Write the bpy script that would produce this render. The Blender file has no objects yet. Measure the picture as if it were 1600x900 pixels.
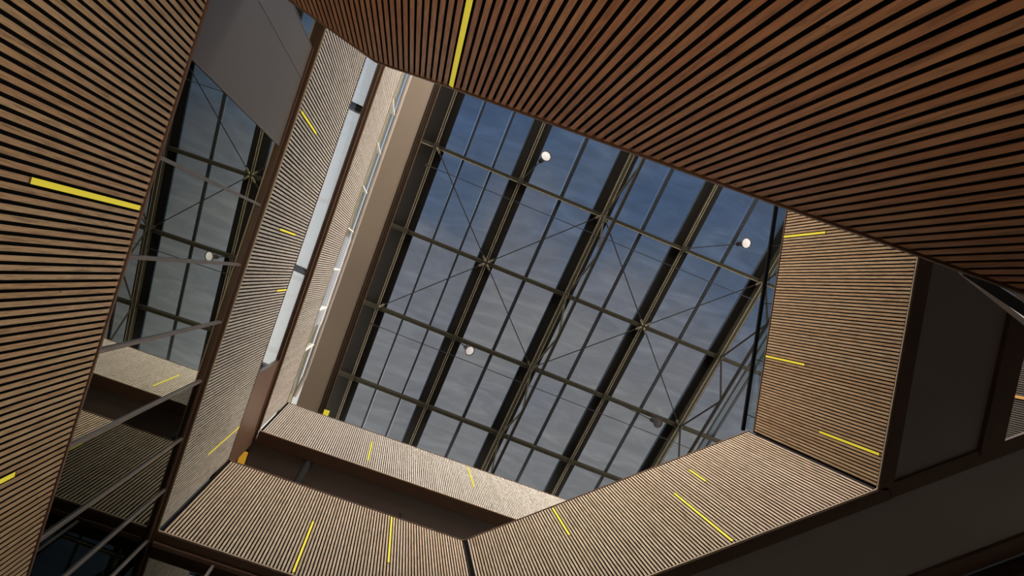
import bpy, math, random
from mathutils import Vector, Matrix
random.seed(7)
S = bpy.context.scene
C = S.collection
ZC = 1.5                       # eye height of the camera above the floor
# ------------------------------------------------------------------ camera
cd = bpy.data.cameras.new('camera'); cam = bpy.data.objects.new('camera', cd); C.objects.link(cam); S.camera = cam
cd.sensor_width = 36; cd.lens = 20.25; cd.shift_x = 0.08809; cd.shift_y = 0.04711; cd.clip_start = 0.02; cd.clip_end = 300
rt = Vector((0.93888608, -0.34358352, -0.02105454)); dn = Vector((0.33978482, 0.93482768, -0.10316726)); fw = Vector((0.05512894, 0.08970829, 0.99444116))
M = Matrix((rt, -dn, -fw)).transposed().to_4x4(); M.translation = Vector((0, 0, ZC)); cam.matrix_world = M
CAM = (rt, dn, fw)
# ------------------------------------------------------------------ exposure
S.view_settings.view_transform = 'Standard'; S.view_settings.look = 'None'; S.view_settings.gamma = 1
S.view_settings.use_curve_mapping = False; S.view_settings.exposure = 0.0
# ------------------------------------------------------------------ node helpers
def N(nt, t, x=0, **kw):
    n = nt.nodes.new(t)
    for k, v in kw.items(): setattr(n, k, v)
    return n
def ramp(nt, stops):
    r = nt.nodes.new('ShaderNodeValToRGB'); e = r.color_ramp.elements
    e[0].position, e[0].color = stops[0][0], (*stops[0][1], 1); e[1].position, e[1].color = stops[1][0], (*stops[1][1], 1)
    for p, c in stops[2:]:
        q = e.new(p); q.color = (*c, 1)
    return r
# ------------------------------------------------------------------ world: cloudy evening sky, blue overhead, bright at the horizon
W = bpy.data.worlds.new('sky'); S.world = W; W.use_nodes = True; nt = W.node_tree; nt.nodes.clear()
out = N(nt, 'ShaderNodeOutputWorld'); bg = N(nt, 'ShaderNodeBackground'); tc = N(nt, 'ShaderNodeTexCoord')
mp = N(nt, 'ShaderNodeMapping'); mp.inputs['Scale'].default_value = (1, 1, .6); nt.links.new(tc.outputs['Generated'], mp.inputs[0])
n1 = N(nt, 'ShaderNodeTexNoise'); n1.inputs['Scale'].default_value = 4.5; n1.inputs['Detail'].default_value = 6; n1.inputs['Roughness'].default_value = .55; n1.inputs['Distortion'].default_value = .3
nt.links.new(mp.outputs[0], n1.inputs[0])
sp = N(nt, 'ShaderNodeSeparateXYZ'); nt.links.new(tc.outputs['Generated'], sp.inputs[0])
# cloud cover grows toward +y (behind the far wall), blue toward -y
my = N(nt, 'ShaderNodeMath', operation='MULTIPLY_ADD'); my.inputs[1].default_value = 1.15; my.inputs[2].default_value = 0.15
nt.links.new(sp.outputs[1], my.inputs[0])
ad = N(nt, 'ShaderNodeMath', operation='ADD'); nt.links.new(n1.outputs[0], ad.inputs[0]); nt.links.new(my.outputs[0], ad.inputs[1])
cr = ramp(nt, [(.26, (.068, .105, .175)), (.80, (.215, .213, .208)), (.42, (.100, .132, .185)), (.58, (.160, .168, .190))])
nt.links.new(ad.outputs[0], cr.inputs[0])
hz = N(nt, 'ShaderNodeMapRange'); hz.inputs['From Min'].default_value = .70; hz.inputs['From Max'].default_value = .10
hz.inputs['To Min'].default_value = 1.0; hz.inputs['To Max'].default_value = 14.0; nt.links.new(sp.outputs[2], hz.inputs[0])
wm = N(nt, 'ShaderNodeMix', data_type='RGBA'); wf = N(nt, 'ShaderNodeMapRange'); wf.inputs['From Min'].default_value = .9; wf.inputs['From Max'].default_value = .45
nt.links.new(sp.outputs[2], wf.inputs[0]); wx = N(nt, 'ShaderNodeMapRange'); wx.inputs['From Min'].default_value = -.08; wx.inputs['From Max'].default_value = -.17; wx.inputs['To Max'].default_value = .75; nt.links.new(sp.outputs[0], wx.inputs[0])
wm_ = N(nt, 'ShaderNodeMath', operation='MAXIMUM'); nt.links.new(wf.outputs[0], wm_.inputs[0]); nt.links.new(wx.outputs[0], wm_.inputs[1]); nt.links.new(wm_.outputs[0], wm.inputs[0]); nt.links.new(cr.outputs[0], wm.inputs[6]); wm.inputs[7].default_value = (.178, .166, .150, 1)
nt.links.new(wm.outputs[2], bg.inputs[0]); SKY = 2.6
# a bright bank of cloud low over -x
bx = N(nt, 'ShaderNodeMapRange'); bx.inputs['From Min'].default_value = -.09; bx.inputs['From Max'].default_value = -.20; bx.inputs['To Min'].default_value = 1.0; bx.inputs['To Max'].default_value = 2.2; nt.links.new(sp.outputs[0], bx.inputs[0])
hb = N(nt, 'ShaderNodeMath', operation='MULTIPLY'); nt.links.new(hz.outputs[0], hb.inputs[0]); nt.links.new(bx.outputs[0], hb.inputs[1])
mm = N(nt, 'ShaderNodeMath', operation='MULTIPLY'); mm.inputs[1].default_value = SKY; nt.links.new(hb.outputs[0], mm.inputs[0])
nt.links.new(mm.outputs[0], bg.inputs[1]); nt.links.new(bg.outputs[0], out.inputs[0])
# ------------------------------------------------------------------ added fill spots, unseen low in the hall, brightening the slats
def spot(name, loc, target, radius, power, col, cone, blend=1.0):
    l = bpy.data.lights.new(name, 'SPOT'); l.shadow_soft_size = radius; l.energy = power; l.color = col; l.spot_size = math.radians(cone); l.spot_blend = blend
    o = bpy.data.objects.new(name, l); C.objects.link(o); o.location = loc
    o.rotation_euler = (Vector(target) - Vector(loc)).to_track_quat('-Z', 'Y').to_euler(); return o
spot('fill_spot', (2.6, .6, 0.4), (-1.46, -.1, 4.0), .35, 300, (1, .88, .72), 66)
spot('fill_spot', (-1.1, 1.3, 0.3), (-.75, -1.2, 3.9), .2, 170, (1, .76, .54), 66)
# ------------------------------------------------------------------ materials
def mat(name):
    m = bpy.data.materials.new(name); m.use_nodes = True; nt = m.node_tree
    return m, nt, nt.nodes['Principled BSDF']
def plain(name, col, rough=.5, metal=0, noise=.08, scale=6, spec=.5):
    m, nt, b = mat(name); t = N(nt, 'ShaderNodeTexCoord'); n = N(nt, 'ShaderNodeTexNoise'); n.inputs['Scale'].default_value = scale; n.inputs['Detail'].default_value = 4
    nt.links.new(t.outputs['Object'], n.inputs[0])
    r = ramp(nt, [(.3, tuple(c * (1 - noise) for c in col)), (.7, tuple(min(1, c * (1 + noise)) for c in col))])
    nt.links.new(n.outputs[0], r.inputs[0]); nt.links.new(r.outputs[0], b.inputs['Base Color'])
    b.inputs['Roughness'].default_value = rough; b.inputs['Metallic'].default_value = metal; b.inputs['Specular IOR Level'].default_value = spec
    return m
def wood(name, a, bcol, rough=.42, spec=.5):
    m, nt, b = mat(name); t = N(nt, 'ShaderNodeTexCoord'); at = N(nt, 'ShaderNodeAttribute'); at.attribute_name = 'rnd'
    # each slat gets its own stretch of grain
    cmb = N(nt, 'ShaderNodeCombineXYZ'); k = N(nt, 'ShaderNodeMath', operation='MULTIPLY'); k.inputs[1].default_value = 40
    nt.links.new(at.outputs['Fac'], k.inputs[0]); nt.links.new(k.outputs[0], cmb.inputs[0]); nt.links.new(k.outputs[0], cmb.inputs[2])
    va = N(nt, 'ShaderNodeVectorMath', operation='ADD'); nt.links.new(t.outputs['Object'], va.inputs[0]); nt.links.new(cmb.outputs[0], va.inputs[1])
    mp = N(nt, 'ShaderNodeMapping'); mp.inputs['Scale'].default_value = (1, 1, .07); nt.links.new(va.outputs[0], mp.inputs[0])
    n = N(nt, 'ShaderNodeTexNoise'); n.inputs['Scale'].default_value = 95; n.inputs['Detail'].default_value = 5; n.inputs['Roughness'].default_value = .65; n.inputs['Distortion'].default_value = .5
    nt.links.new(mp.outputs[0], n.inputs[0])
    mx = N(nt, 'ShaderNodeMix', data_type='RGBA'); nt.links.new(at.outputs['Fac'], mx.inputs[0]); mx.inputs[6].default_value = (*a, 1); mx.inputs[7].default_value = (*bcol, 1)
    r = ramp(nt, [(.34, (.55, .50, .46)), (.66, (1.25, 1.22, 1.2)), (.5, (1, 1, 1))]); nt.links.new(n.outputs[0], r.inputs[0])
    mu = N(nt, 'ShaderNodeMix', data_type='RGBA', blend_type='MULTIPLY'); mu.inputs[0].default_value = 1
    nt.links.new(mx.outputs[2], mu.inputs[6]); nt.links.new(r.outputs[0], mu.inputs[7])
    # occasional knots
    vo = N(nt, 'ShaderNodeTexVoronoi'); vo.inputs['Scale'].default_value = 3.2; mp2 = N(nt, 'ShaderNodeMapping'); mp2.inputs['Scale'].default_value = (3, 3, 1)
    nt.links.new(va.outputs[0], mp2.inputs[0]); nt.links.new(mp2.outputs[0], vo.inputs[0])
    kr = ramp(nt, [(.02, (.25, .18, .14)), (.05, (1, 1, 1))]); nt.links.new(vo.outputs['Distance'], kr.inputs[0])
    m2 = N(nt, 'ShaderNodeMix', data_type='RGBA', blend_type='MULTIPLY'); m2.inputs[0].default_value = 1
    nt.links.new(mu.outputs[2], m2.inputs[6]); nt.links.new(kr.outputs[0], m2.inputs[7]); nt.links.new(m2.outputs[2], b.inputs['Base Color'])
    b.inputs['Roughness'].default_value = rough; b.inputs['Specular IOR Level'].default_value = spec
    return m
def emis(name, col, s, base=None):
    m, nt, b = mat(name); b.inputs['Base Color'].default_value = (*(base or col), 1); b.inputs['Emission Color'].default_value = (*col, 1); b.inputs['Emission Strength'].default_value = s
    return m
def glass(name, ior, tint, gloss=(1, 1, 1), dirt=0.0, rough=0.0, boost=1.0):
    m = bpy.data.materials.new(name); m.use_nodes = True; nt = m.node_tree; nt.nodes.clear()
    o = N(nt, 'ShaderNodeOutputMaterial'); tr = N(nt, 'ShaderNodeBsdfTransparent'); tr.inputs[0].default_value = (*tint, 1)
    gl = N(nt, 'ShaderNodeBsdfGlossy'); gl.inputs[0].default_value = (*gloss, 1); gl.inputs['Roughness'].default_value = rough
    fr = N(nt, 'ShaderNodeFresnel'); fr.inputs[0].default_value = ior
    # a Fresnel that reads the same from both sides of the thin sheet
    ge = N(nt, 'ShaderNodeNewGeometry'); dt = N(nt, 'ShaderNodeVectorMath', operation='DOT_PRODUCT'); nt.links.new(ge.outputs['Incoming'], dt.inputs[0]); nt.links.new(ge.outputs['Normal'], dt.inputs[1])
    ab = N(nt, 'ShaderNodeMath', operation='ABSOLUTE'); nt.links.new(dt.outputs['Value'], ab.inputs[0])
    om = N(nt, 'ShaderNodeMath', operation='SUBTRACT'); om.inputs[0].default_value = 1; nt.links.new(ab.outputs[0], om.inputs[1])
    pw = N(nt, 'ShaderNodeMath', operation='POWER'); pw.inputs[1].default_value = 5; nt.links.new(om.outputs[0], pw.inputs[0])
    f0 = ((ior - 1) / (ior + 1)) ** 2
    ma = N(nt, 'ShaderNodeMath', operation='MULTIPLY_ADD', use_clamp=True); ma.inputs[1].default_value = (1 - f0) * boost; ma.inputs[2].default_value = f0 * boost; nt.links.new(pw.outputs[0], ma.inputs[0])
    nt.nodes.remove(fr)
    mx = N(nt, 'ShaderNodeMixShader'); nt.links.new(ma.outputs[0], mx.inputs[0]); nt.links.new(tr.outputs[0], mx.inputs[1]); nt.links.new(gl.outputs[0], mx.inputs[2])
    last = mx if boost > .2 else tr
    if dirt:
        tcn = N(nt, 'ShaderNodeTexCoord'); mpn = N(nt, 'ShaderNodeMapping'); mpn.inputs['Scale'].default_value = (.5, 1.8, 1); mpn.inputs['Rotation'].default_value = (0, 0, .5)
        nz = N(nt, 'ShaderNodeTexNoise'); nz.inputs['Scale'].default_value = 1.1; nz.inputs['Detail'].default_value = 6; nz.inputs['Distortion'].default_value = 1.5
        nt.links.new(tcn.outputs['Object'], mpn.inputs[0]); nt.links.new(mpn.outputs[0], nz.inputs[0])
        rr = ramp(nt, [(.35, tuple(c * (1 - dirt) for c in tint)), (.75, tuple(min(1, c * (1 + dirt * 2)) for c in tint)), (.52, tint)]); nt.links.new(nz.outputs[0], rr.inputs[0]); nt.links.new(rr.outputs[0], tr.inputs[0])
    nt.links.new(last.outputs[0], o.inputs[0]); return m
M_WOOD = wood('larch_slats', (.62, .49, .36), (.54, .40, .27))
M_HONEY = wood('honey_larch_slats', (.62, .44, .26), (.54, .34, .18))
M_SLATDIM = wood('shade_toned_slats', (.035, .024, .014), (.025, .016, .008))  # the next hall's lack of light is put into this wood colour
M_PALE = wood('sky_sheen_larch_slats', (.60, .535, .465), (.53, .465, .395))  # upper-level larch with the grey sheen of the sky mixed into its colour
M_WOODR = wood('red_larch_slats', (.50, .245, .115), (.42, .17, .07))
M_FELT = plain('black_felt', (.006, .006, .007), .9, spec=.1)
M_BRONZE = plain('dark_bronze', (.12, .062, .036), .42)
M_TRIM = plain('beige_trim', (.62, .50, .36), .4)
M_RAIL = plain('rail_bronze', (.16, .09, .06), .35)
M_GREY = plain('grey_brown_board', (.30, .245, .21), .6, noise=.05, scale=1.5)
M_SOFFIT = plain('pale_brown_board', (.27, .20, .165), .6, noise=.05, scale=1.5)
M_PANEL = plain('satin_grey_panel', (.20, .175, .155), .34, .35, noise=.04, scale=1)
M_ALU = plain('mullion_metal', (.26, .22, .20), .35, .5)
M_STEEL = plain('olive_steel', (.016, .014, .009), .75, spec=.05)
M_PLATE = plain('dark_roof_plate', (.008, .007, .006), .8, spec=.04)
M_EDGE = plain('cream_flange', (.10, .085, .058), .7, spec=.05)
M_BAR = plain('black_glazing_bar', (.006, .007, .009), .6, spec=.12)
M_BLUE = plain('blue_black_gasket', (.010, .018, .028), .5, spec=.2)
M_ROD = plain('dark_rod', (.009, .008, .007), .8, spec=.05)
M_CREAM = plain('cream_soffit', (.26, .20, .155), .45, noise=.03, scale=1)
M_TUBE = plain('pale_edge_tube', (.34, .29, .25), .35)
M_CONC = plain('pale_floor', (.38, .35, .32), .5)
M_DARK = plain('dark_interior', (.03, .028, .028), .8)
M_OLIVE = plain('olive_board', (.30, .27, .18), .6)
M_LED = emis('yellow_strip_light', (.95, .80, .05), .42, (.6, .5, .05))
M_LEDO = emis('orange_strip_light', (1, .48, .04), .42, (.05, .02, .01))
M_LENS = emis('lit_lens', (1, .88, .80), .42, (.1, .1, .1))
M_OFF = plain('unlit_lens', (.01, .008, .008), .6, spec=.1)
M_BLACK = plain('black_lamp_body', (.010, .009, .009), .6, spec=.12)
M_WHITE = plain('white_fin', (.75, .73, .68), .5)
M_GWALL = glass('coated_facade_glass', 1.6, (.14, .15, .15), (.97, 1.0, .90), boost=3.4)
M_GROOF = glass('tinted_roof_glass', 1.5, (.56, .57, .59), dirt=.06, boost=.1)
M_CLEAR = glass('clear_strip_glass', 1.45, (.92, .95, .96), boost=.6)
M_GDIM = glass('dim_reflection_glass', 1.5, (.10, .11, .12), (.93, 1.0, .92), boost=.9)  # same facade glazing, with the dimmer reflection of these panes set in the material
M_GUARD = glass('guard_glass', 1.5, (.85, .9, .9))
# ------------------------------------------------------------------ mesh builder
class MB:
    def __init__(s): s.v = []; s.f = []; s.r = []; s.sm = []
    def add(s, vs, fs, r=0.5, smooth=False):
        k = len(s.v); s.v += [tuple(v) for v in vs]; s.f += [tuple(i + k for i in f) for f in fs]; s.r += [r] * len(fs); s.sm += [smooth] * len(fs)
    def hexa(s, c, r=.5):   # 8 corners, bottom ring then top ring
        s.add(c, [(3, 2, 1, 0), (4, 5, 6, 7), (0, 1, 5, 4), (1, 2, 6, 5), (2, 3, 7, 6), (3, 0, 4, 7)], r)
    def box(s, lo, hi, r=.5):
        x0, y0, z0 = lo; x1, y1, z1 = hi
        s.hexa([(x0, y0, z0), (x1, y0, z0), (x1, y1, z0), (x0, y1, z0), (x0, y0, z1), (x1, y0, z1), (x1, y1, z1), (x0, y1, z1)], r)
    def bar(s, p, q, w, h, up=(0, 0, 1), r=.5):  # box beam, w sideways, h along up
        p = Vector(p); q = Vector(q); d = (q - p).normalized(); u = Vector(up); u = (u - d * u.dot(d)).normalized(); n = d.cross(u)
        a, b = n * (w / 2), u * (h / 2)
        s.hexa([p - a - b, p + a - b, q + a - b, q - a - b, p - a + b, p + a + b, q + a + b, q - a + b], r)
    def tube(s, p, q, ra, rb=None, n=10):
        rb = ra if rb is None else rb; p = Vector(p); q = Vector(q); d = (q - p).normalized()
        u = d.orthogonal().normalized(); w = d.cross(u)
        vs = [c + (u * math.cos(t) + w * math.sin(t)) * r for c, r in ((p, ra), (q, rb)) for t in [2 * math.pi * i / n for i in range(n)]]
        s.add(vs, [(i, (i + 1) % n, n + (i + 1) % n, n + i) for i in range(n)], smooth=True)
        s.add(vs, [tuple(range(n - 1, -1, -1)), tuple(range(n, 2 * n))])
    def lathe(s, p, d, prof, n=16):   # prof: (distance along d, radius)
        p = Vector(p); d = Vector(d).normalized(); u = d.orthogonal().normalized(); w = d.cross(u); vs = []
        for t, r in prof: vs += [p + d * t + (u * math.cos(a) + w * math.sin(a)) * max(r, 1e-4) for a in [2 * math.pi * i / n for i in range(n)]]
        s.add(vs, [(k * n + i, k * n + (i + 1) % n, (k + 1) * n + (i + 1) % n, (k + 1) * n + i) for k in range(len(prof) - 1) for i in range(n)], smooth=True)
    def prism(s, poly, off, r=.5):    # planar polygon pushed by vector off
        n = len(poly); a = [Vector(p) for p in poly]; b = [p + Vector(off) for p in a]
        s.add(a + b, [tuple(range(n - 1, -1, -1)), tuple(range(n, 2 * n))] + [(i, (i + 1) % n, n + (i + 1) % n, n + i) for i in range(n)], r)
    def build(s, name, m, parent=None, kind=None):
        if parent is not None: o0 = Vector(parent['org'])
        else:
            xs = [v[0] for v in s.v]; ys = [v[1] for v in s.v]; zs = [v[2] for v in s.v]
            o0 = Vector(((min(xs) + max(xs)) / 2, (min(ys) + max(ys)) / 2, min(zs)))
        me = bpy.data.meshes.new(name); me.from_pydata([tuple(Vector(v) - o0) for v in s.v], [], s.f); me.materials.append(m)
        at = me.attributes.new('rnd', 'FLOAT', 'FACE'); at.data.foreach_set('value', s.r)
        me.polygons.foreach_set('use_smooth', s.sm); me.update()
        o = bpy.data.objects.new(name, me); C.objects.link(o)
        if parent is not None:
            o.parent = parent
            o['org'] = tuple(o0)
            # nested part: the mesh is already in its thing's frame
        else: o.location = o0; o['org'] = tuple(o0)
        if kind: o['kind'] = kind
        return o
ROOTS = []
def thing(name, label, cat, loc, group=None, kind=None):
    o = bpy.data.objects.new(name, None); C.objects.link(o); o.location = loc; o['org'] = tuple(loc); o.empty_display_size = .1
    if label: o['label'] = label; o['category'] = cat
    if group: o['group'] = group
    if kind: o['kind'] = kind
    return o
def tag(o, label, cat, group=None):
    o['label'] = label; o['category'] = cat
    if group: o['group'] = group
    return o
def V(x, y, h): return Vector((x, y, h + ZC))
def ray(u, v): return CAM[0] * (u - 659.055) + CAM[1] * (v - 525.3696) + CAM[2] * 900
def on_wall(u, v, P, n):    # where the sight line through a photo point meets a vertical wall
    r = ray(u, v); t = (P[0] * n[0] + P[1] * n[1]) / (r.x * n[0] + r.y * n[1]); return r * t
# ------------------------------------------------------------------ slatted balustrades
PITCH = .0386
def balustrade(label, p0, p1, n, h0, top, soffit=.12, railm=None, m=None, pitch=PITCH, railw=.016, trim=.012, wd=.56, lights=(), bottom=True, ext=(0, 0), post=(0, 0)):
    """p0,p1 plan ends; n unit plan normal into the hall; h0 bottom; top(s) height along the run"""
    p0 = Vector((*p0, 0)); p1 = Vector((*p1, 0)); L = (p1 - p0).length; d = (p1 - p0) / L; n = Vector((*n, 0))
    if not callable(top): tt = top; top = lambda s: tt
    root = thing('slatted_balustrade', label, 'balustrade', p0 + Vector((0, 0, h0 + ZC)))
    w = pitch * wd; dep = .012; g = .022
    def at(s, o, h): return p0 + d * s + n * o + Vector((0, 0, h + ZC))
    sl = MB(); co = MB(); k = int((L - 2 * g) / pitch); cs = []
    for i in range(k):
        c = g + pitch * (i + .5); cs.append(c); a, b = c - w / 2, c + w / 2; hb = h0 + (trim + .012 if bottom else 0); r = random.random()
        ta, tb = top(a) - railw - .012, top(b) - railw - .012
        v = .003; sl.hexa([at(a, -v, hb), at(b, -v, hb), at(b, 0, hb), at(a, 0, hb), at(a, -v, ta), at(b, -v, tb), at(b, 0, tb), at(a, 0, ta)], r)
        a += .0004; b -= .0004; co.hexa([at(a, -dep, hb), at(b, -dep, hb), at(b, -v, hb), at(a, -v, hb), at(a, -dep, ta), at(b, -dep, tb), at(b, -v, tb), at(a, -v, ta)])
    sl.build('slats', m or M_WOOD, root); co.build('slat_cores', M_FELT, root)
    ss = [0, L] if len({round(top(L * i / 8), 4) for i in range(9)}) == 1 else sorted({0, L, *BREAK})
    ss = [s for s in ss if 0 <= s <= L]
    bk = MB(); rl = MB()
    for a, b in zip(ss, ss[1:]):
        bk.hexa([at(a, -dep - .03, h0 + .012), at(b, -dep - .03, h0 + .012), at(b, -dep - .004, h0 + .012), at(a, -dep - .004, h0 + .012), at(a, -dep - .03, top(a) - railw), at(b, -dep - .03, top(b) - railw), at(b, -dep - .004, top(b) - railw), at(a, -dep - .004, top(a) - railw)])
        rl.hexa([at(a, -.055, top(a) - railw), at(b, -.055, top(b) - railw), at(b, .006, top(b) - railw), at(a, .006, top(a) - railw), at(a, -.055, top(a)), at(b, -.055, top(b)), at(b, .006, top(b)), at(a, .006, top(a))])
    bk.build('backing_board', M_FELT, root); rl.build('top_rail', railm or M_RAIL, root)
    for e, s in zip(post, (0, L)):
        if e: pb_ = MB(); pb_.bar(at(s, -.045, h0 + .03), at(s, -.045, top(s) - railw - .002),   .034, .034, d); pb_.build('corner_post', M_RAIL, root)
    xa_, xb_ = 0, 0
    if bottom:
        tr = MB(); tr.bar(at(-xa_, -.003, h0 + trim / 2), at(L + xb_, -.003, h0 + trim / 2), .014, trim); tr.build('bottom_trim', M_TRIM, root)
        if soffit:
            sf = MB(); sf.bar(at(-ext[0], -.0105 - (soffit + .02) / 2, h0 + .0), at(L + ext[1], -.0105 - (soffit + .02) / 2, h0 + .0), soffit + .02, .02); sf.build('soffit', M_BRONZE, root)
    for (a, b, lab) in lights:
        A = on_wall(*a, p0, n); B = on_wall(*b, p0, n); s = ((A + B) / 2 - p0).dot(d) if True else 0
        s = (Vector((A.x, A.y, 0)) - p0).dot(d); s2 = (Vector((B.x, B.y, 0)) - p0).dot(d); s = (s + s2) / 2
        s = min(cs, key=lambda c: abs(c - s)); lo, hi = sorted((A.z, B.z)); hi = min(hi, top(s) - railw - .013); lo = max(lo, h0 + .03)
        q = thing('strip_light', lab, 'strip light', at(s, 0, lo), 'yellow strip lights set between the slats')
        ww = w * 1.12
        e = MB(); e.hexa([at(s - ww / 2, .0005, lo), at(s + ww / 2, .0005, lo), at(s + ww / 2, .003, lo), at(s - ww / 2, .003, lo), at(s - ww / 2, .0005, hi), at(s + ww / 2, .0005, hi), at(s + ww / 2, .003, hi), at(s - ww / 2, .003, hi)]); e.build('diffuser', M_LED, q)
        for z in (lo - .006, hi):
            e = MB(); e.hexa([at(s - ww / 2, .0005, z), at(s + ww / 2, .0005, z), at(s + ww / 2, .005, z), at(s - ww / 2, .005, z), at(s - ww / 2, .0005, z + .006), at(s + ww / 2, .0005, z + .006), at(s + ww / 2, .005, z + .006), at(s - ww / 2, .005, z + .006)]); e.build('end_cap', M_BRONZE, q)
    return root
BREAK = ()
LX = -1.5
H1b, H1t, H2b, H2t = 5.6, 7.85, 9.6, 11.8
sb, cb = math.sin(math.radians(41.3)), math.cos(math.radians(41.3))
BRn = (-sb, -cb)
cB = (1.998, 3.25); cR = (5.235, .39)                       # corners of the middle ring
rd = Vector((4.30 - 5.235, -3.9 + .39 + .0)); rd = Vector((-.268, -1)).normalized(); cT = (cR[0] + rd.x * 4.6, cR[1] + rd.y * 4.6)
Rn = (-abs(rd.y), abs(rd.x) * 1.0); Rn = (-0.9659, 0.2589)
# keep Rn exactly square to the wall
_l = Vector((rd.y, -rd.x)); Rn = (_l.x, _l.y) if _l.x < 0 else (-_l.x, -_l.y)
# ------------------------------------------------------------------ large structure
def slab(name, lo, hi, m, kind='structure'):
    b = MB(); b.box((lo[0], lo[1], lo[2] + ZC), (hi[0], hi[1], hi[2] + ZC)); return b.build(name, m, None, kind)
slab('floor', (-9, -11, -1.6), (14, 7, -1.5), M_CONC)
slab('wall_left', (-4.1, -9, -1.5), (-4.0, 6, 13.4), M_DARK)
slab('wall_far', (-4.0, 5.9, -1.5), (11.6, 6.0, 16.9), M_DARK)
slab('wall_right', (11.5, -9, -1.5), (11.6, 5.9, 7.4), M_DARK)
slab('wall_near', (-4.0, -9.1, -1.5), (11.5, -9.0, 6.5), M_GREY)
# ------------------------------------------------------------------ balustrades, ring by ring
t3 = balustrade('wide slatted timber balustrade of the left side, lowest and nearest, below the tall glazing', (-1.46, 4.4), (-1.46, -1.40), (1, 0), .7, 3.17, m=M_HONEY, wd=.60, lights=[
    ((217, 328), (45, 287), 'long yellow strip light in the nearest left slats, ending at the rail'),
    ((22, 743), (-40, 774), 'short yellow strip light at the lower left edge of the picture')], soffit=.1)
sd = Vector((.9702957, .2419219)); sn = (-.2419219, .9702957)
P0 = Vector((-.644, -1.214)); pa = P0 - sd * .84; pb = P0 + sd * 2.72
def ttop(s): x = s - .84; return 3.895 if x < -.03 else 3.87 - .835 * x if x < .5 else 3.429 - .8325 * (x - .5)
BREAK = (.80, .84, 1.34, 3.56)
balustrade('stepped slatted timber side of the stair, reddish, filling the upper right', pa, pb, sn, -.4, ttop, m=M_WOODR, wd=.62, lights=[
    ((703, 133), (742, -50), 'yellow strip light in the stair side slats at the top of the picture')], soffit=.1)
BREAK = ()
balustrade('middle-level slatted balustrade along the left wall, above the tall glazing', (LX, 3.25), (LX, -4.6), (1, 0), H1b, H1t, m=M_PALE, ext=(.14, 0), post=(1, 0), lights=[
    ((470, 175), (493, 212), 'yellow strip light in the upper part of the middle left balustrade'),
    ((437, 358), (462, 366), 'faint yellow strip light halfway along the middle left balustrade'),
    ((432, 455), (450, 454), 'tiny yellow strip light by the top edge of the middle left balustrade'),
    ((325, 708), (377, 664), 'faint yellow strip light near the far corner of the middle left balustrade')])
balustrade('middle-level slatted balustrade of the far side, at the lower edge of the picture', (cB[0], 3.25), (LX, 3.25), (0, -1), H1b, H1t, post=(1, 0), lights=[
    ((490, 815), (460, 895), 'left of the two yellow strip lights in the far middle balustrade'),
    ((613, 808), (609, 880), 'right of the two yellow strip lights in the far middle balustrade')])
balustrade('long diagonal slatted balustrade at the lower right, middle level', cR, cB, BRn, H1b, H1t, ext=(.1, .06), post=(1, 0), lights=[
    ((863, 793), (888, 836), 'yellow strip light in the diagonal balustrade nearest the far corner'),
    ((1051, 771), (1142, 846), 'longest yellow strip light in the diagonal balustrade'),
    ((1079, 733), (1105, 751), 'short yellow strip light in the diagonal balustrade above the longest one')])
balustrade('right-hand slatted balustrade between the stair side and the diagonal balustrade', cT, cR, Rn, H1b, 7.75, m=M_HONEY, wd=.62, post=(0, 1), lights=[
    ((1217, 372), (1290, 364), 'yellow strip light in the right balustrade, nearest the stair side'),
    ((1195, 557), (1257, 573), 'yellow strip light in the middle of the right balustrade by the skylight'),
    ((1280, 676), (1374, 712), 'yellow strip light in the right balustrade near the diagonal corner')])
balustrade('top-level slatted balustrade along the left wall under the pale soffit', (LX, 3.31), (LX, -6.2), (1, 0), H2b, H2t, soffit=.10, m=M_PALE, ext=(.2, 0), post=(1, 0))
balustrade('top-level slatted balustrade of the far side, under the skylight', (6.4, 3.31), (LX, 3.31), (0, -1), H2b, H2t, m=M_PALE, soffit=.19, lights=[
    ((580, 690), (573, 720), 'faint yellow strip light in the left half of the top far balustrade'),
    ((730, 730), (742, 762), 'faint yellow strip light in the right half of the top far balustrade')])
# ------------------------------------------------------------------ walls behind and below the balustrades
slab('ceiling', (LX - .3, 3.50, 9.64), (6.4, 5.9, 9.75), M_SOFFIT)
def offs(p, n, k): return Vector((p[0] - n[0] * k, p[1] - n[1] * k))
bd = Vector((cb, -sb))                                       # direction along the diagonal wall toward the right
e1 = Vector(cR) + bd * 6.5; e0 = Vector(cB) - bd * 1.2
def flat(name, pts, h, th, m):
    b = MB(); b.prism([V(x, y, h) for x, y in pts], (0, 0, th)); return b.build(name, m, None, 'structure')
def inter(p, d, q, e):
    k = ((q[0] - p[0]) * e[1] - (q[1] - p[1]) * e[0]) / (d[0] * e[1] - d[1] * e[0]); return (p[0] + d[0] * k, p[1] + d[1] * k)
g0 = Vector((5.75, -1.71)); g1 = Vector((6.055, -.414)); gd = (g1 - g0).normalized(); gn = Vector((gd.y, -gd.x))
rT = offs(cT, Rn, .10); bl = offs(cR, BRn, .05)
kc = inter(rT, rd, bl, bd); ke = inter(g0, gd, bl, bd); kt = g0 - gd * 2.6
flat('ceiling', [rT, kt, ke, kc], 5.645, .08, M_GREY)                       # three-sided soffit behind the right balustrade
flat('ceiling', [offs(e0, BRn, .10), offs(e1, BRn, .10), offs(e1, BRn, 1.05), offs(e0, BRn, 1.05)], 5.640, .08, M_GREY)
def band(name, p, q, k, wd, h, th, nn=BRn, m=M_BRONZE):
    a = offs(p, nn, k); c = offs(q, nn, k); b = MB(); b.bar(V(a.x, a.y, h), V(c.x, c.y, h), wd, th); return b.build(name, m, None, 'structure')
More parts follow.
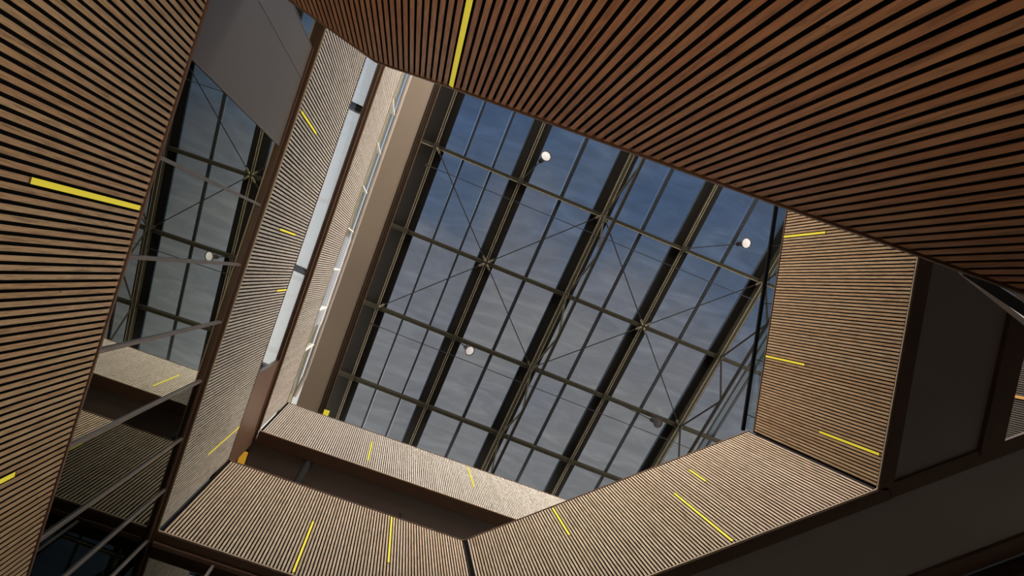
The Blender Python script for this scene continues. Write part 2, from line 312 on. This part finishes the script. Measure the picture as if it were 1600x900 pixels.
band('trim_1', Vector(cR) + bd * .12, e1, .075, .15, H1b + .02, .03)
band('trim_2', e0, e1, 1.13, .18, H1b + .02, .05)
b = MB(); q0, q1 = kt + gn * .11, Vector(ke) + gn * .11; b.bar(V(q0.x, q0.y, 5.62), V(q1.x, q1.y, 5.62), .22, .05); b.build('trim_3', M_BRONZE, None, 'structure')
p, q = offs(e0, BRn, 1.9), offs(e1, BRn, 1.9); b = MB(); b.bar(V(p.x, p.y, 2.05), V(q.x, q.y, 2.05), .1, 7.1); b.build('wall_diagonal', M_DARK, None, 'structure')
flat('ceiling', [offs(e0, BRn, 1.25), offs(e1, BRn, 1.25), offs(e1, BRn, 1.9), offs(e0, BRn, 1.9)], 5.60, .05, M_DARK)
# ------------------------------------------------------------------ facade windows
def window(name, loc, kind='structure'): return thing(name, None, None, loc, None, kind)
XG = -1.56
w1 = window('window_1', V(XG, 0, .7)); edges = [4.4, 3.36, 2.80, 2.25, 1.64, 1.03, .45, -.145, -.72]
for a, c in zip(edges, edges[1:]):
    b = MB(); b.box((XG - .01, c + .002, .7 + ZC), (XG, a - .002, 5.58 + ZC)); b.build('pane', M_GWALL if a < 1.7 else M_GDIM, w1)
for y in edges[1:-1]:
    b = MB(); b.box((XG, y - .011, .7 + ZC), (XG + .016, y + .011, 5.58 + ZC)); b.build('mullion', M_ALU, w1)
b = MB(); b.box((XG, -1.66, 5.555 + ZC), (XG + .02, 4.4, 5.58 + ZC)); b.build('top_frame', M_RAIL, w1)
for a, c in ((-.722, -1.362), (-1.368, -1.655)):
    b = MB(); b.box((XG - .02, c, .7 + ZC), (XG + .004, a, 5.58 + ZC)); b.build('solid_panel', M_PANEL, w1)
for y in (-.72, -1.365, -1.656): b = MB(); b.box((XG + .0045, y - .004, .7 + ZC), (XG + .008, y + .004, 5.58 + ZC)); b.build('joint_strip', M_ALU, w1)
b = MB(); b.box((XG - .01, -4.6, .7 + ZC), (XG, -1.66, 5.58 + ZC)); b.build('pane', M_GWALL, w1)
w2 = window('window_2', V(XG, 0, 7.6))
b = MB(); b.box((XG - .01, -6.2, 7.6 + ZC), (XG, 2.05, 9.6 + ZC)); b.build('pane', M_CLEAR, w2)
b = MB(); b.box((XG - .05, 2.05, 7.6 + ZC), (XG, 3.6, 9.62 + ZC)); b.build('end_panel', M_BRONZE, w2)
b = MB(); b.box((XG - .01, -6.2, 9.50 + ZC), (XG + .012, 3.3, 9.56 + ZC)); b.build('head_frame', M_BRONZE, w2)
w3 = window('window_3', V(XG, 0, 11.7))
b = MB(); b.box((XG - .01, -6.2, 11.7 + ZC), (XG, 3.3, 13.15 + ZC)); b.build('pane', M_CLEAR, w3)
for y0, y1 in ((-6.2, -.35), (1.75, 4.9)): b = MB(); b.box((XG - .06, y0, 11.7 + ZC), (XG - .03, y1, 13.25 + ZC)); b.build('spandrel_board', M_OLIVE, w3)
for y in (-3.2, -2.3, -1.4, -.5, .4, 1.3, 2.2): b = MB(); b.box((XG, y - .010, 11.85 + ZC), (XG + .05, y + .010, 13.08 + ZC)); b.build('fin', M_WHITE, w3)
# olive bars added outside the strip window in place of reflected purlins
for k, (y, lab) in enumerate(((-2.3, 'short olive bar added for a reflected purlin in the left strip window, nearest the stair side'), (.55, 'short olive bar added for a reflected purlin in the left strip window, halfway along'), (2.35, 'short olive bar added for a reflected purlin in the left strip window, nearest the far corner'))):
    t = thing('reflection_bar', lab, 'beam', V(-1.6, y, 9.9), 'bars added for reflected purlins in the strip window')
    b = MB(); b.bar(V(-1.58, y, 9.95), V(-2.9, y - .1, 9.95), .11, .14); b.build('beam', M_OLIVE, t)  # body of the bar added for a reflected purlin
    b = MB(); b.bar(V(-1.62, y - .03, 9.86), V(-2.9, y - .13, 9.86), .03, .02); b.build('reflection_bar_flange', M_STEEL, t)
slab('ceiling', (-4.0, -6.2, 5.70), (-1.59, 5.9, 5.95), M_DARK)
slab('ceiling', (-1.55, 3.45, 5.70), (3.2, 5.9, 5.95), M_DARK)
w4 = window('window_4', V(0, 3.4, .7)); ed = [LX, -.865, -.1, .7, 1.5, 2.3]
for a, c in zip(ed, ed[1:]): b = MB(); b.box((a + .002, 3.40, .7 + ZC), (c - .002, 3.41, 5.55 + ZC)); b.build('pane', M_GWALL, w4)
for x in ed[1:-1]: b = MB(); b.box((x - .014, 3.38, .7 + ZC), (x + .014, 3.40, 5.55 + ZC)); b.build('mullion', M_ALU, w4)
b = MB(); b.box((LX, 3.355, 5.55 + ZC), (2.3, 3.40, 5.585 + ZC)); b.build('top_frame', M_RAIL, w4)
w5 = window('window_5', V(4, 1.6, .7))
for k in range(5):
    p = offs(e0 + (e1 - e0) * (k / 5), BRn, 1.24) + bd * .01; q = offs(e0 + (e1 - e0) * ((k + 1) / 5), BRn, 1.24) - bd * .01
    b = MB(); b.bar(V(p.x, p.y, 3.15), V(q.x, q.y, 3.15), .012, 4.85); b.build('pane', M_GWALL, w5)
    if k: b = MB(); b.bar(V(p.x, p.y, .7), V(p.x, p.y, 5.58), .05, .03, (cb, -sb, 0)); b.build('mullion', M_ALU, w5)
# ------------------------------------------------------------------ posts on the far middle level
t = thing('round_column', 'dark round column under the gallery soffit, behind the far middle balustrade', 'column', V(-.55, 3.53, 6.0))
b = MB(); b.lathe(V(-.55, 3.58, 6.0), (0, 0, 1), [(0, .065), (3.60, .065)], 20); b.build('shaft', M_BLACK, t)
b = MB(); b.lathe(V(-.55, 3.58, 9.60), (0, 0, 1), [(0, .075), (.04, .075)], 20); b.build('collar', M_BLACK, t)
t = thing('slim_post', 'thin black post tip just above the far middle balustrade', 'post', V(1.17, 3.62, 5.95))
b = MB(); b.tube(V(1.17, 3.62, 5.95), V(1.17, 3.62, 8.9), .02); b.build('shaft', M_BLACK, t)
b = MB(); b.lathe(V(1.17, 3.62, 8.9), (0, 0, 1), [(0, .024), (.02, .024), (.03, 0)], 12); b.build('tip', M_BLACK, t)
def px(u, v, h): r = ray(u, v) * (h / ray(u, v).z); return Vector((r.x, r.y, r.z + ZC))
for u, v, h, sx, sy, mm_, lab in ((379, 716, 9.60, .12, .26, M_LEDO, 'small amber box light under the gallery soffit in the far left corner'), (509, 647, 13.40, .13, .20, M_LED, 'small yellow box light below the gutter at the far end of the pale soffit')):
    P = px(u, v, h); t = thing('box_light', lab, 'light', P)
    b = MB(); b.box((P.x - sx / 2, P.y - sy / 2, P.z - .03), (P.x + sx / 2, P.y + sy / 2, P.z)); b.build('diffuser', mm_, t)
    b = MB(); b.box((P.x - sx / 2 - .01, P.y - sy / 2 - .01, P.z), (P.x + sx / 2 + .01, P.y + sy / 2 + .01, P.z + .035)); b.build('back_box', M_BLACK, t)
# ------------------------------------------------------------------ pale soffit along the left under the roof
t = thing('soffit_bulkhead', 'smooth pale brown soffit running along the left side of the skylight', 'soffit', V(-1.1, 0, 13.2))
b = MB(); b.box((-1.46, -6.4, 13.2 + ZC), (-.93, 4.5, 13.26 + ZC)); b.build('soffit_board', M_CREAM, t)
b = MB(); b.tube(V(-1.49, -6.4, 13.2), V(-1.49, 3.0, 13.2), .05, n=14); b.tube(V(-1.49, 3.0, 13.2), V(-1.56, 3.5, 13.1), .05, n=14); b.build('edge_tube', M_TUBE, t)
for x, z in ((-.93, 13.19), (-.885, 13.32), (-.84, 13.45)):
    b = MB(); b.box((x, -6.4, z + ZC), (x + .02, 4.6, z + .12 + ZC)); b.build('gutter_lip', M_STEEL, t)
b = MB(); b.box((-.97, -6.4, 13.55 + ZC), (-.80, 4.6, 13.6 + ZC)); b.build('gutter', M_BRONZE, t)
# ------------------------------------------------------------------ skylight frame
SL = .234
RS = 1.11
def roof(x, y, d=0): return V(x * RS, y * RS, (15 + SL * y - d) * RS)
def lat(i, j):   # crossing of rafter i and purlin j
    x = -.5 + 2.18 * i; y = -3.12 + 2.08 * j + .027 * (x + .5); return x - .012 * y, y
UP = Vector((0, -SL, 1)).normalized()
Y0, Y1 = -5.4, 5.6
ord_ = ['first', 'second', 'third', 'fourth', 'fifth']
for i in range(5):
    x0 = -.5 + 2.18 * i; xa, xb = x0 - .012 * Y0, x0 - .012 * Y1
    t = thing('roof_rafter', f'{ord_[i]} wide dark steel rafter of the skylight counted from the pale soffit', 'rafter', roof(x0, 0), 'skylight rafters')
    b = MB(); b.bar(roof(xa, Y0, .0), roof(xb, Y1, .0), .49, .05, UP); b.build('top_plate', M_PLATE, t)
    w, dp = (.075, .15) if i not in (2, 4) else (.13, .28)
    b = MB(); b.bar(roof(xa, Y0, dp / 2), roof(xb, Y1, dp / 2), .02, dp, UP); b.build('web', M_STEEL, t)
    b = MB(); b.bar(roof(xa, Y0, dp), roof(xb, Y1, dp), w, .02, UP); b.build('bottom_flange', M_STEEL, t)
    for s in (-1, 1):
        b = MB(); b.bar(roof(xa + s * w * .36, Y0, dp + .012), roof(xb + s * w * .36, Y1, dp + .012), .016, .006, UP); b.build('flange_edge', M_EDGE, t)
    if i: b = MB(); b.bar(roof(xa - .235, Y0, .01), roof(xb - .235, Y1, .01), .035, .05, UP); b.build('gasket', M_BLUE, t)
places = ['beyond the upper edge', 'nearest the stair side', 'second from the stair side', 'in the middle of the far half', 'nearest the far balustrade', 'beyond the far balustrade']
for j in range(-1, 5):
    y0 = -3.12 + 2.08 * j; xa, xb = -1.0, 10.6
    ya, yb = y0 + .027 * (xa + .5), y0 + .027 * (xb + .5)
    if j == -1: continue
    t = thing('roof_purlin', ['olive steel purlin crossing the skylight, nearest the stair side', 'olive steel purlin crossing the skylight, second from the stair side', 'olive steel purlin crossing the skylight, third from the stair side', 'olive steel purlin crossing the skylight, nearest the far balustrade', 'olive steel purlin of the skylight hidden past the far balustrade'][j], 'purlin', roof(4, y0), 'skylight purlins')
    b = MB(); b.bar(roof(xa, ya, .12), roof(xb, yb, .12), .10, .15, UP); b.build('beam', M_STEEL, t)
    b = MB(); b.bar(roof(xa, ya + .05, .20), roof(xb, yb + .05, .20), .02, .012, UP); b.build('flange_lip', M_EDGE if j == 0 else M_STEEL, t)
    for i in range(5):
        x, y = lat(i, j); b = MB(); b.bar(roof(x, y - .07, .215), roof(x, y + .07, .215), .14, .02, UP); b.build('node_plate', M_STEEL, t)
# glazing bars and panes of the skylight
w6 = window('window_6', roof(4, 0))
cols = [-.5]; bars = []
for i in range(5):
    x0 = -.5 + 2.18 * i; f = (1 / 3, 2 / 3) if i == 0 else (.5,)
    for k in f:
        if x0 + 2.18 * k < 10: bars.append(x0 + 2.18 * k)
for x in bars + [10.4]:
    wd = .055 if x < 1.7 else .075
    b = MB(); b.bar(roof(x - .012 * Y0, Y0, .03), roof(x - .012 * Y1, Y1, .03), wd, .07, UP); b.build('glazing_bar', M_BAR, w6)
    if x > 1.7: b = MB(); b.bar(roof(x + .045 - .012 * Y0, Y0, .0), roof(x + .045 - .012 * Y1, Y1, .0), .03, .03, UP); b.build('gasket', M_BLUE, w6)
xs = sorted([-.5 + 2.18 * i for i in range(5)] + bars + [10.4]); ys = [-5.4] + [-3.12 + 2.08 * j for j in range(5)]
for xa, xb in zip(xs, xs[1:]):
    for ya, yb in zip(ys, ys[1:]):
        b = MB(); q = .004
        P = [(xa + q, ya + q), (xb - q, ya + q), (xb - q, yb - q), (xa + q, yb - q)]
        b.prism([roof(x, y + .027 * (x + .5), -.05) for x, y in P], (0, 0, .012)); b.build('pane', M_GROOF, w6)
# deep edge member right of the last rafter
t = thing('edge_beam', 'blue grey edge beam of the skylight beside the right balustrade', 'beam', roof(9.2, 0))
b = MB(); b.bar(roof(9.28, Y0, .02), roof(9.12, Y1, .02), .13, .10, UP); b.build('beam', M_BLUE, t)
b = MB(); b.bar(roof(9.19, Y0, .06), roof(9.03, Y1, .06), .03, .02, UP); b.build('flange_lip', M_STEEL, t)
# dark closure between first rafter and gutter
b = MB(); b.bar(roof(-.93, Y0, -.02), roof(-1.05, Y1, -.02), .74, .04, UP); tag(b.build('closure_panel', M_PLATE), 'dark panel strip between the pale soffit gutter and the first rafter', 'panel')
# diagonal tie rods
rods = [((1, 1), (0, 0)), ((1, 1), (0, 2)), ((1, 1), (2, 0)), ((1, 1), (2, 2)), ((3, 1), (2, 0)), ((3, 1), (2, 2)), ((3, 1), (4, 0)), ((3, 1), (4, 2))]
rl = ['toward the pale soffit and the stair side', 'toward the pale soffit and the far side', 'toward the middle truss on the stair side', 'toward the middle truss on the far side']
rr = ['from the fourth rafter toward the middle truss, stair side', 'from the fourth rafter toward the middle truss, far side', 'from the fourth rafter toward the right truss, stair side', 'from the fourth rafter toward the right truss, far side']
for k, (a, c) in enumerate(rods):
    xa, ya = lat(*a); xb, yb = lat(*c); A = roof(xa, ya, .23); B = roof(xb, yb, .23); d = (B - A).normalized()
    t = thing('tie_rod', 'thin diagonal tie rod ' + ('from the second rafter ' + rl[k] if k < 4 else rr[k - 4]), 'tie rod', A, 'diagonal skylight tie rods')
    b = MB(); b.tube(A + d * .1, B - d * .1, .014, n=8); b.build('rod', M_ROD, t)
    for P, e in ((A, d), (B, -d)): b = MB(); b.bar(P + e * .05, P + e * .22, .05, .02, UP); b.build('clevis', M_EDGE, t)
for j, (yo, lab) in enumerate(((-2.62, 'thin straight cable crossing the skylight near the stair side'), (1.50, 'thin straight cable crossing the skylight near the far side'))):
    t = thing('cable', lab, 'cable', roof(4, yo, .32), 'straight skylight cables')
    A, B = roof(-.5, yo, .33), roof(10.3, yo + .027 * 10.8, .33); b = MB(); b.tube(A, B, .011, n=6); b.build('wire', M_BAR, t)
    for P in (A, B): b = MB(); b.bar(P + Vector((-.05, 0, 0)), P + Vector((.05, 0, 0)), .05, .05); b.build('anchor', M_STEEL, t)
# under-slung trusses below rafters three and five
for i, lab in ((2, 'slim under-slung truss below the middle rafter of the skylight'), (4, 'slim under-slung truss below the last rafter by the right balustrade')):
    x0 = -.5 + 2.18 * i; D = 1.30
    t = thing('roof_truss', lab, 'truss', roof(x0, 0, D), 'skylight trusses')
    b = MB(); ya, yb = (-4.6, 4.7); b.tube(roof(x0 - .012 * ya, ya, D), roof(x0 - .012 * yb, yb, D), .045, n=10); b.build('bottom_chord', M_ROD, t)
    for j in range(-1, 4):
        xm, ym = lat(i, j + .5)
        for q in (j, j + 1):
            xn, yn = lat(i, q); b = MB(); b.tube(roof(xn, yn, .30), roof(xm, ym, D), .026, n=8); b.build('web_strut', M_STEEL if i == 2 else M_ROD, t)
# ------------------------------------------------------------------ spot lamps under the roof nodes
def lamp(node, px, lit, lab):
    x, y = lat(*node); A = roof(x, y, .34); r = ray(*px); z = A.z - ZC - .12; P = r * (z / r.z); P = Vector((P.x, P.y, P.z + ZC))
    t = thing('spot_lamp', lab, 'lamp', P, 'spot lamps on arms under the roof')
    d = (P - A).normalized(); b = MB(); b.tube(A, P + (P - Vector((0, 0, ZC))).normalized() * .30 - d * .1, .012, n=8); b.build('arm', M_ROD, t)
    ax = (Vector((0, 0, ZC)) - P).normalized() + d * .62; ax.normalize(); top = P - ax * .35
    b = MB(); b.lathe(top, ax, [(0, 0), (0, .05), (.02, .06), (.24, .07), (.25, .085), (.35, .138)], 20); b.build('housing', M_BLACK, t)
    e = P
    b = MB(); b.lathe(e, ax, [(-.01, .142), (.012, .148), (.016, .130), (0, .126)], 24); b.build('bezel', M_BLACK, t)
    b = MB(); b.lathe(e, ax, [(.0, .128), (.012, .09), (.018, .0)], 24); b.build('lens', M_LENS if lit else M_OFF, t)
lamp((1, 0), (853, 244), True, 'lit round spot lamp beside the second rafter near the stair side')
lamp((3, 0), (1166, 380), True, 'lit round spot lamp near the right balustrade')
lamp((1, 2), (734, 548), True, 'lit round spot lamp beside the second rafter near the far side')
lamp((3, 2), (1028, 661), False, 'unlit black spot lamp near the diagonal balustrade')
# ------------------------------------------------------------------ guard rail on the right balustrade
t = thing('glass_guard', 'slim dark handrail over a glass guard on top of the right balustrade', 'handrail', V(cR[0], cR[1], 7.75))
na = Vector((Rn[0], Rn[1], 0))
def rp(s, o, h): return V(cR[0], cR[1], h) + Vector((rd.x, rd.y, 0)) * s + na * o
b = MB(); b.hexa([rp(.0, -.045, 7.75), rp(4.5, -.045, 7.75), rp(4.5, -.035, 7.75), rp(.02, -.035, 7.75), rp(.0, -.045, 8.0), rp(4.5, -.045, 8.0), rp(4.5, -.035, 8.0), rp(.02, -.035, 8.0)]); b.build('glass_pane', M_GUARD, t)
b = MB(); b.bar(rp(-.04, -.02, 8.02), rp(4.5, -.02, 8.02), .045, .03); b.build('handrail', M_BAR, t)
for k in range(6): b = MB(); b.bar(rp(.2 + k * .8, -.03, 7.75), rp(.2 + k * .8, -.03, 8.01), .012, .012, (1, 0, 0)); b.build('post', M_BAR, t)
# ------------------------------------------------------------------ far hall seen under the right wall
balustrade('distant dim slatted balustrade of the next hall at the right edge of the picture', (10.6, .6), (10.6, -5.4), (-1, 0), 6.4, 11.6, m=M_SLATDIM, soffit=.2)
def far_light(a, bb, lab):
    r = ray(*a); A = r * (10.57 / r.x); r = ray(*bb); B = r * (10.57 / r.x)
    t = thing('strip_light', lab, 'strip light', V(10.56, A.y, A.z), 'orange strip lights of the next hall')
    b = MB(); b.bar(V(10.57, A.y, A.z), V(10.57, B.y, B.z), .05, .02, (1, 0, 0)); b.build('diffuser', M_LEDO, t)
    b = MB(); b.bar(V(10.585, A.y, A.z + .02), V(10.585, B.y, B.z - .02), .07, .01, (1, 0, 0)); b.build('housing', M_BLACK, t)
far_light((1576, 551), (1615, 557), 'upper of the two orange strip lights at the right edge')
far_light((1563, 615), (1615, 625), 'lower of the two orange strip lights at the right edge')
# ------------------------------------------------------------------ stair handrail crossing in front of the right wall
def px(u, v, h): r = ray(u, v) * (h / ray(u, v).z); return Vector((r.x, r.y, r.z + ZC))
A, B2 = px(1502, 424, 2.6), px(1640, 533, 2.15)
t = thing('stair_handrail', 'pale sloping handrail of the stair at the right edge beside the stair side', 'handrail', B2)
b = MB(); b.bar(A, B2, .015, .02); b.build('rail', M_ALU, t)
A2, B3 = px(1512, 424, 2.45), px(1650, 515, 2.05)
b = MB(); b.bar(A2, B3, .02, .04); b.build('stringer', M_BAR, t)
A3, B4 = px(1520, 428, 2.4), px(1580, 446, 2.1); b = MB(); b.bar(A3, B4, .015, .02); b.bar(B4, px(1640, 505, 1.9), .015, .02); b.build('inner_rail', M_RAIL, t)
